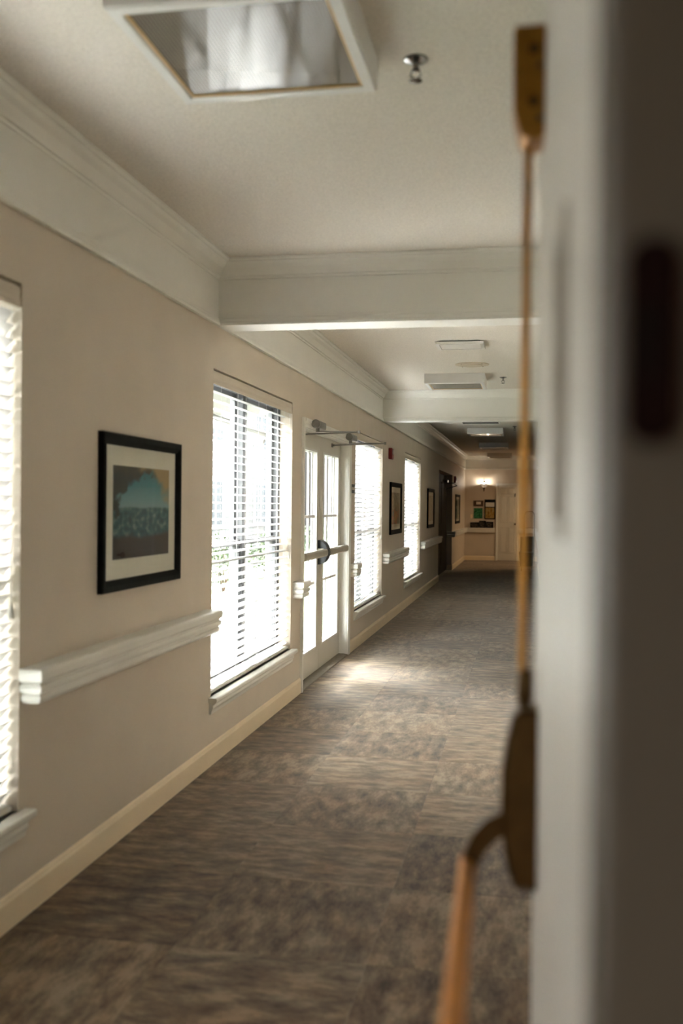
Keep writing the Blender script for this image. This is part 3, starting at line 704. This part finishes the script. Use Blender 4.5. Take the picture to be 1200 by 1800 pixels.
B().lathe([(.001, 0), (.165, 0), (.163, -.006), (.120, -.012), (.112, -.010), (.001, -.010)], (-.565, 9.72, ZC), 36).obj('grille_plate', 'speaker_beige', t, True)
B().lathe([(.001, -.010), (.100, -.010), (.096, -.016), (.001, -.018)], (-.565, 9.72, ZC), 30).obj('grille', 'speaker_beige', t, True)
for k in range(4):
    an = PI / 4 + k * PI / 2; B().lathe([(.006, 0), (.004, -.003), (.001, -.003)], (-.565 + .14 * math.cos(an), 9.72 + .14 * math.sin(an), ZC - .009), 8).obj('screw', 'vent_dark', t)

# ------------------------------------------------------------------ small wall things
t = thing('fire_alarm', (XL, 12.52, 2.06), 'red fire alarm strobe high between the third and fourth windows', 'fire alarm', 'red fire alarms')
B().box(XL, XL + .045, 12.44, 12.60, 2.06, 2.20, .006, 1).obj('body', 'red_plastic', t)
B().box(XL + .045, XL + .062, 12.485, 12.545, 2.12, 2.185, .006, 1).obj('strobe_lens', 'white_plastic', t)
t = thing('fire_alarm', (XL, 23.55, 2.0), 'small red fire alarm on the pier past the dark doorway', 'fire alarm', 'red fire alarms')
B().box(XL, XL + .045, 23.5, 23.65, 2.02, 2.18, .006, 1).obj('body', 'red_plastic', t)
B().box(XL + .045, XL + .06, 23.545, 23.605, 2.08, 2.15, .005, 1).obj('strobe_lens', 'white_plastic', t)
t = thing('wall_sign', (XL, 9.88, 1.6), 'small black sign between the exit doors and the next window', 'sign')
B().box(XL, XL + .008, 9.79, 9.99, 1.595, 1.685, .002, 1).obj('plate', 'black_plastic', t)
B().box(XL + .008, XL + .009, 9.81, 9.97, 1.628, 1.655).obj('pale_band', 'mat_board', t)
t = thing('wall_sign', (-.40, YE - .024, 1.80), 'tiny dark sign on the panelled end door', 'sign')
B().box(-.415, -.385, YE - .030, YE - .0225, 1.74, 1.84, .002, 1).obj('plate', 'black_plastic', t)

# sconce on the end wall
sx, sz = -1.235, 2.06
t = thing('wall_sconce', (sx, YE, sz), 'lit wall sconce with frosted bowl on the end wall', 'sconce')
B().lathe([(.001, 0), (.055, 0), (.050, -.018), (.020, -.028), (.001, -.03)], (sx, YE - .001, sz - .02), 20, 'y').obj('backplate', 'brass_dark', t, True)
B().tube([(sx, YE - .02, sz - .02), (sx, YE - .06, sz - .14), (sx, YE - .12, sz - .17), (sx, YE - .14, sz - .10)], .010, 8).obj('arm', 'brass_dark', t, True)
B().lathe([(.004, -.17), (.016, -.15), (.010, -.12), (.022, -.10), (.045, -.085), (.030, -.075), (.004, -.075)], (sx, YE - .14, sz), 18).obj('cup', 'brass_dark', t, True)
B().lathe([(.030, -.075), (.055, -.055), (.080, -.02), (.094, .020), (.096, .030), (.092, .030), (.088, .020), (.074, -.016), (.050, -.048), (.026, -.068)], (sx, YE - .14, sz), 24).obj('shade', 'blind_slat', t, True)
B().lathe([(.046, .075), (.044, .090), (.030, .108), (.012, .118), (.008, .145), (.003, .19)], (sx, YE - .14, sz), 18).obj('cap', 'brass_dark', t, True)
em = bpy.data.materials.new('bulb_glow'); em.use_nodes = True; MATS['bulb_glow'] = em
ep = em.node_tree.nodes['Principled BSDF']; ep.inputs['Emission Color'].default_value = (1, .80, .55, 1); ep.inputs['Emission Strength'].default_value = 1.0
B().lathe([(.004, -.03), (.022, -.01), (.028, .010), (.020, .030), (.004, .036)], (sx, YE - .14, sz), 14).obj('bulb', 'bulb_glow', t, True)
sl = bpy.data.lights.new('sconce_lamp', 'POINT'); sl.energy = 0.10; sl.color = (1, .90, .76); sl.shadow_soft_size = .02
so = bpy.data.objects.new('sconce_lamp', sl); COL.objects.link(so); so.location = (sx, YE - .14, sz + .045); attach(so, t)

# lamp in the side hall that warms the end wall
t = thing('ceiling_lamp', (1.9, 25.6, ZC), 'warm ceiling lamp in the side hall near the end', 'lamp')
B().lathe([(.001, 0), (.16, 0), (.165, -.02), (.15, -.035), (.001, -.036)], (1.9, 25.6, ZC), 24).obj('canopy', 'brass_dark', t, True)
B().lathe([(.14, -.036), (.15, -.06), (.12, -.10), (.06, -.125), (.001, -.13)], (1.9, 25.6, ZC), 24).obj('bowl', 'bulb_glow', t, True)
hl = bpy.data.lights.new('hall_lamp', 'POINT'); hl.energy = 0.6; hl.color = (1, .74, .45); hl.shadow_soft_size = .12
ho = bpy.data.objects.new('hall_lamp', hl); COL.objects.link(ho); ho.location = (1.9, 25.6, ZC - .28); attach(ho, t)

# pictures on and under the end wall
art_mat('end_green', 'end_green', 1.7); art_mat('end_gold', 'end_gold', 3.4); art_mat('end_portrait', 'end_portrait', 5.5)
mat('end_brown', (0.075, 0.04, 0.02, 1), 0.6, var=.3, vscale=30)
def end_pic(x0, x1, z0, z1, art, frame, label, bar=.018, matw=0.0, lean=False):
    yf = YE - .001 if not lean else YE - .035
    t = thing('framed_picture', ((x0 + x1) / 2, yf, z0), label, 'picture', 'pictures at the end wall' if not lean else 'photo frames on the end rail')
    b = B(); b.box(x0, x1, yf - .02, yf, z0, z0 + bar).box(x0, x1, yf - .02, yf, z1 - bar, z1).box(x0, x0 + bar, yf - .02, yf, z0 + bar, z1 - bar).box(x1 - bar, x1, yf - .02, yf, z0 + bar, z1 - bar); b.obj('frame', frame, t)
    if matw: B().box(x0 + bar, x1 - bar, yf - .010, yf, z0 + bar, z1 - bar).obj('mat_board', 'mat_board', t)
    m = bar + matw; B().box(x0 + m, x1 - m, yf - .013, yf - .001, z0 + m, z1 - m).obj('print', art, t)
    return t
k = YE / 1750.0
PX = lambda u, v=900: (u - 931 - .010 * (891 - v)) * k * 1.0    # a picture column/row on the end wall, in metres
PZ = lambda v: EYE - (v - 890) * k
t = end_pic(PX(834), PX(851), PZ(890), PZ(880), 'end_brown', 'end_brown', 'small brown frame above the green picture on the end wall', .03)
B().box(PX(839), PX(847), YE - .019, YE - .011, PZ(886.5), PZ(881)).obj('card', 'mat_board', t)
end_pic(PX(835), PX(850), PZ(911), PZ(893), 'end_green', 'end_green', 'green painting on the end wall', .006)
t = end_pic(PX(853.5), PX(872), PZ(912), PZ(878), 'end_gold', 'frame_black', 'tall dark frame with yellow print beside the end door', .022)
B().box(PX(855), PX(870.5), YE - .020, YE - .0145, PZ(890.5), PZ(883)).obj('white_panel', 'white_plastic', t)
B().box(PX(855), PX(870.5), YE - .020, YE - .0145, PZ(892), PZ(890.5)).obj('divider', 'frame_black', t)
B().box(PX(855), PX(870.5), YE - .020, YE - .0145, PZ(883), PZ(879)).obj('header_panel', 'frame_black', t)
for u0, u1, v0, lab in ((829, 844, 918, 'leftmost small dark photo frame on the end handrail'), (844.5, 856, 915, 'middle and tallest small photo frame on the end handrail'), (856.5, 869, 916.5, 'rightmost small dark photo frame on the end handrail')):
    end_pic(PX(u0), PX(u1), RZ, PZ(v0) , 'end_portrait', 'frame_black', lab, .02, .0, True)
t = thing('light_switch', (PX(831), YE, PZ(908)), 'pale switch plate left of the green painting', 'switch')
B().box(PX(829), PX(833), YE - .008, YE - .001, PZ(911), PZ(904), .002, 1).obj('plate', 'cream_trim', t)
B().box(PX(830.5), PX(831.5), YE - .014, YE - .008, PZ(908.5), PZ(906.5)).obj('toggle', 'cream_trim', t)

# cart parked by the right wall near the end
cy = 23.6
t = thing('rolling_cart', (0, cy, 0), 'rolling cart with looped bronze handle and dark bins near the end', 'cart')
B().tube([(-.13, cy, .14), (-.13, cy, 1.26), (-.115, cy, 1.33), (-.08, cy, 1.365), (.06, cy, 1.365), (.095, cy, 1.33), (.11, cy, 1.26), (.11, cy, .14)], .011, 10).obj('handle_loop', 'cart_metal', t, True)
B().cyl((-.13, cy, .98), (.11, cy, .98), .008, None, 8).obj('cross_bar', 'cart_metal', t, True)
b = B(); b.box(-.20, .10, cy - .50, cy - .012, .45, .79, .012, 2); b.obj('upper_bin', 'cart_grey', t)
b = B(); b.prism([(-.23, .43), (.10, .43), (.08, .12), (-.20, .12)], 'y', cy - .52, cy - .012); b.obj('lower_bin', 'cart_green', t)
B().box(-.22, .11, cy - .53, cy + .02, .10, .12).obj('deck', 'cart_metal', t)
for x in (-.17, .06):
    for y in (cy - .46, cy - .02): B().lathe([(.012, -.012), (.045, -.012), (.048, 0), (.045, .012), (.012, .012)], (x, y, .048), 16, 'x').obj('wheel', 'rubber', t, True)

# ------------------------------------------------------------------ near doorway: open leaf with brass exit device, dark jamb
P1 = Vector((0.0095, 1.42, 0)); P0 = Vector((0.0365, 0.575, 0))
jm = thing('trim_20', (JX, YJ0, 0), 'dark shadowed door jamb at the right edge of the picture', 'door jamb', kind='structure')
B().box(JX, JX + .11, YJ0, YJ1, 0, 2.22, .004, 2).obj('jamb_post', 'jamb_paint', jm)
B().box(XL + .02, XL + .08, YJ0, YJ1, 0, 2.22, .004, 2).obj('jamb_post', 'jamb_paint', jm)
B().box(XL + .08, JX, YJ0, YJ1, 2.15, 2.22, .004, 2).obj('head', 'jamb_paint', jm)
pl = B(); px0, px1, pz0, pz1 = .0415, .0655, 1.503, 1.597; y = YJ0
pts = []
for cx, cz, a0 in ((px1 - .011, pz1 - .011, 0), (px0 + .011, pz1 - .011, 90), (px0 + .011, pz0 + .011, 180), (px1 - .011, pz0 + .011, 270)):
    for q in range(6):
        an = math.radians(a0 + 18 * q); pts.append((cx + .011 * math.cos(an), cz + .011 * math.sin(an)))
pl.prism(pts, 'y', y - .006, y + .001); plate = pl.obj('strike_plate', 'bronze_dark', jm)
B().box(px0 + .004, px0 + .014, y - .0065, y - .0055, 1.533, 1.567).obj('strike_hole', 'door_brown', plate)
for z in (1.515, 1.585): B().lathe([(.0045, 0), (.003, -.002), (.0005, -.002)], (.0535, y - .006, z), 10, 'y').obj('screw', 'bronze_dark', plate)

dirL = (P1 - P0).normalized(); nrm = Vector((-dirL.y, dirL.x, 0))       # nrm points to -X (corridor side)
LEN = (P1 - P0).length
lf = thing('door_5', (P0.x, P0.y, 0), 'open cream door leaf seen almost edge on at the right', 'door', kind='structure')
def LP(a, dd, z): p = P0 + dirL * a + nrm * dd; return (p.x, p.y, z)         # along the leaf, out from its face, up
def lbox(b, a0, a1, d0, d1, z0, z1, bev=0.0, seg=2):
    n0 = len(b.bm.verts)
    bb = B(); bb.box(a0, a1, d0, d1, z0, z1, bev, seg)
    me = bpy.data.meshes.new('tmp'); 
    for v in bb.bm.verts: v.co = Vector(LP(v.co.x, v.co.y, v.co.z))
    bb.bm.to_mesh(me); bb.bm.free(); b.bm.from_mesh(me); bpy.data.meshes.remove(me); return b
LTOP = 2.125
v0, v1, w0, w1 = .26, .36, 1.46, 1.71     # narrow vision panel
b = B(); lbox(b, 0, v0, -.045, 0, .012, LTOP); lbox(b, v1, LEN, -.045, 0, .012, LTOP); lbox(b, v0, v1, -.045, 0, .012, w0); lbox(b, v0, v1, -.045, 0, w1, LTOP)
b.obj('door_slab', 'leaf_paint', lf)
b = B()
for a in ((v0 - .012, v0 + .006, w0 - .012, w1 + .012), (v1 - .006, v1 + .012, w0 - .012, w1 + .012), (v0 + .006, v1 - .006, w0 - .012, w0 + .006), (v0 + .006, v1 - .006, w1 - .006, w1 + .012)):
    lbox(b, a[0], a[1], 0, .005, a[2], a[3], .001, 1)
vf = b.obj('vision_frame', 'bar_paint', lf)
lbox(B(), v0, v1, -.026, -.020, w0, w1).obj('pane', 'pane_glass', vf)
lbox(B(), v0, v1, -.044, -.040, w0, w1).obj('backing', 'vent_dark', vf)
for z in (.25, 1.06, 1.90): lbox(B(), -.012, .012, -.014, .0, z - .055, z + .055, .003, 1).obj('hinge', 'brass_dark', lf)

# brass exit device on the leaf (a = distance along the leaf from its hinge)
ed = thing('exit_device', LP(.75, 0, 1.0), 'brass vertical rod exit device on the open door leaf', 'exit device')
ra = .755                                            # rod line
b = B()
# top latch case: box with sloped foot, standing off the leaf face
pr = [(.000, 2.092), (.038, 2.092), (.040, 2.086), (.039, 1.985), (.030, 1.952), (.014, 1.944), (.000, 1.950)]
b.loft([[LP(ra - .028, dd, z) for dd, z in pr], [LP(ra - .032 + .06, dd, z) for dd, z in pr]])
lc = b.obj('top_latch', 'brass', ed)
for z in (2.062, 1.995):
    p = LP(ra - .028, .014, z); B().lathe([(.0075, 0), (.0065, -.003), (.001, -.003)], p, 10, 'y').obj('screw', 'brass_dark', lc)
    p = LP(ra - .028, .006, z - .022); B().lathe([(.0045, 0), (.0035, -.003), (.001, -.003)], p, 10, 'y').obj('screw', 'steel', lc)
B().tube([LP(ra, .020, 1.955), LP(ra, .020, 1.23)], .0055, 12).obj('vertical_rod', 'brass', ed, True)
B().lathe([(.005, .058), (.010, .052), (.011, .018), (.008, .014), (.012, .0)], LP(ra, .016, 1.205), 14).obj('rod_collar', 'brass_dark', ed, True)
b = B()
# centre case: bulging rounded housing
prof = [(.000, 1.214), (.024, 1.214), (.033, 1.204), (.040, 1.175), (.046, 1.130), (.047, 1.085), (.043, 1.035), (.036, 1.000), (.028, .982), (.000, .980)]
loops = []
for a, s in ((ra - .034, .84), (ra - .029, .97), (ra - .020, 1.0), (ra + .020, 1.0), (ra + .034, .9)):
    loops.append([LP(a, dd * s, 1.097 + (z - 1.097) * (1 - (1 - s) * .35)) for dd, z in prof])
b.loft(loops); b.obj('centre_case', 'brass_dark', ed, True)
b = B(); loops = []
for dd, z, h in ((.036, 1.072, .020), (.058, 1.060, .020), (.074, 1.042, .018), (.085, 1.018, .014), (.088, 1.000, .011)):
    loops.append([LP(ra - .030, dd - .004, z + h * .7), LP(ra - .030, dd + .008, z + h * .4), LP(ra - .010, dd + .008, z + h * .4), LP(ra - .010, dd - .004, z + h * .7),
                  LP(ra - .010, dd - .010, z - h * .7), LP(ra - .030, dd - .010, z - h * .7)])
b.loft(loops); b.obj('lever_arm', 'brass_dark', ed)
bar = [LP(ra + .0, .088, 1.006), LP(.5, .090, 1.004), LP(.06, .090, 1.004)]
B().tube(bar, .0115, 16).obj('cross_bar', 'brass_orange', ed, True)
b = B(); lbox(b, .035, .085, 0, .03, .975, 1.10, .008, 2); b.tube([LP(.06, .02, 1.07), LP(.06, .07, 1.05), LP(.06, .084, 1.0)], .011, 10); b.obj('hinge_side_arm', 'brass_dark', ed, True)

# ------------------------------------------------------------------ outside: patio, lawn, facing wing, porch posts, shrubs
struct(B().box(-60, XL - WT, -25, 60, -.30, -.10).obj('ground_lawn', 'lawn_green'), 'green lawn of the courtyard outside the windows', 'lawn')
tag(B().box(-4.6, XL - WT - .01, 6.6, 10.7, -.10, -.02, .01, 1).obj('patio_slab', 'patio_concrete'), 'concrete patio slab outside the exit doors', 'patio')
cp = thing('door_canopy', (XL - WT, 8.65, 2.4), 'flat white canopy added outside the exit doors to shade the carpet', 'canopy')  # added canopy, cuts the sun falling on the carpet by the doors
B().box(-4.5, XL - WT, 7.0, 10.3, 2.42, 2.52, .01, 1).obj('shade_slab', 'porch_white', cp)
for y in (7.25, 10.05): B().tube([(XL - WT - .01, y, 1.95), (-3.4, y, 2.43)], .03, 8).obj('bracket', 'porch_white', cp)
hb = thing('courtyard_wing', (-9.5, 14, -.1), 'pale clapboard wing across the courtyard seen through the glass', 'building')
B().box(-13, -9.52, -6, 46, -.1, 5.4).box(-9.6, XL - WT - .01, 41.5, 46, -.1, 5.4).obj('wall', 'siding_grey', hb)
sd = B(); sd.prism([(0, 0), (.022, 0), (.008, .19), (0, .19)], 'y', -26, 26); sme = sd.mesh('siding_board', 'siding_grey')
for q in range(29): inst(sme, 'siding_board', hb, (-9.52, 20, -.08 + q * .19))
sd = B(); sd.prism([(0, 0), (-.022, 0), (-.008, .19), (0, .19)], 'x', -3.75, 3.75); sme = sd.mesh('siding_board', 'siding_grey')
for q in range(29): inst(sme, 'siding_board', hb, (-5.75, 41.5, -.08 + q * .19))
mat('wing_end', (0.02, 0.017, 0.015, 1), 0.8, var=0.1)
sme.materials[0] = MATS['wing_end']
B().prism([(41.0, 5.35), (43.5, 6.3), (46.4, 5.35), (46.4, 5.25), (43.5, 6.15), (41.0, 5.25)], 'x', -9.5, XL - WT).obj('roof', 'roof_brown', hb)
B().prism([(-9.0, 5.35), (-11.3, 6.3), (-13.6, 5.35), (-13.6, 5.25), (-11.3, 6.15), (-9.0, 5.25)], 'y', -7, 47).obj('roof', 'roof_brown', hb)
for q in range(9):
    y = -2 + q * 5.2
    for zz in (.75, 3.35):
        f = B().box(-9.50, -9.44, y - .75, y + .75, zz, zz + 1.5).obj('window', 'porch_white', hb)
        for s in (-.37, .37): B().box(-9.445, -9.43, y + s - .31, y + s + .31, zz + .08, zz + 1.42).obj('pane', 'window_dark', f)
for q in range(8):
    y = .4 + q * 3.9
    t = thing('porch_post', (-4.7, y, -.1), '%s white porch post from the camera, out beyond the glass' % ('nearest', 'second', 'third', 'fourth', 'fifth', 'sixth', 'seventh', 'farthest')[q], 'post', 'white porch posts at the patio edge')
    B().box(-4.77, -4.63, y - .07, y + .07, .02, 2.62).obj('shaft', 'porch_white', t)
    B().box(-4.80, -4.60, y - .10, y + .10, -.11, .04, .01, 1).obj('plinth', 'porch_white', t)
    B().box(-4.80, -4.60, y - .10, y + .10, 2.60, 2.70, .01, 1).obj('capital', 'porch_white', t)
def shrub(x, y, h, lab):
    t = thing('shrub', (x, y, -.1), lab, 'shrub', 'green shrubs beyond the patio')
    b = B()
    for k in range(5):
        an = k * 2 * PI / 5; b.cyl((x, y, -.12), (x + .22 * math.cos(an), y + .22 * math.sin(an), h * .7), .015, .006, 6)
    b.obj('stems', 'bark', t)
    b = B()
    for k in range(700):
        v = Vector((random.gauss(0, 1), random.gauss(0, 1), random.gauss(0, 1))).normalized() * (random.random() ** .4)
        c = Vector((x + v.x * h * .55, y + v.y * h * .55, h * .52 + v.z * h * .48)); s = .045
        a1 = Vector((random.uniform(-1, 1), random.uniform(-1, 1), random.uniform(-1, 1))).normalized(); a2 = a1.cross(Vector((random.uniform(-1, 1), random.uniform(-1, 1), 1))).normalized()
        b.quad(c - a1 * s, c + a2 * s * .5, c + a1 * s, c - a2 * s * .5)
    o = b.obj('foliage', 'leaf_green', t); o['kind'] = 'stuff'
for (x, y, h), w in zip(((-5.3, 12.2, .9), (-5.5, 14.6, .8), (-5.4, 17.2, 1.0), (-5.5, 20.6, .9), (-5.3, 24.5, 1.0)), ('nearest', 'second', 'third', 'fourth', 'farthest')):
    shrub(x, y, h, '%s green shrub along the lawn outside, from the camera' % w)
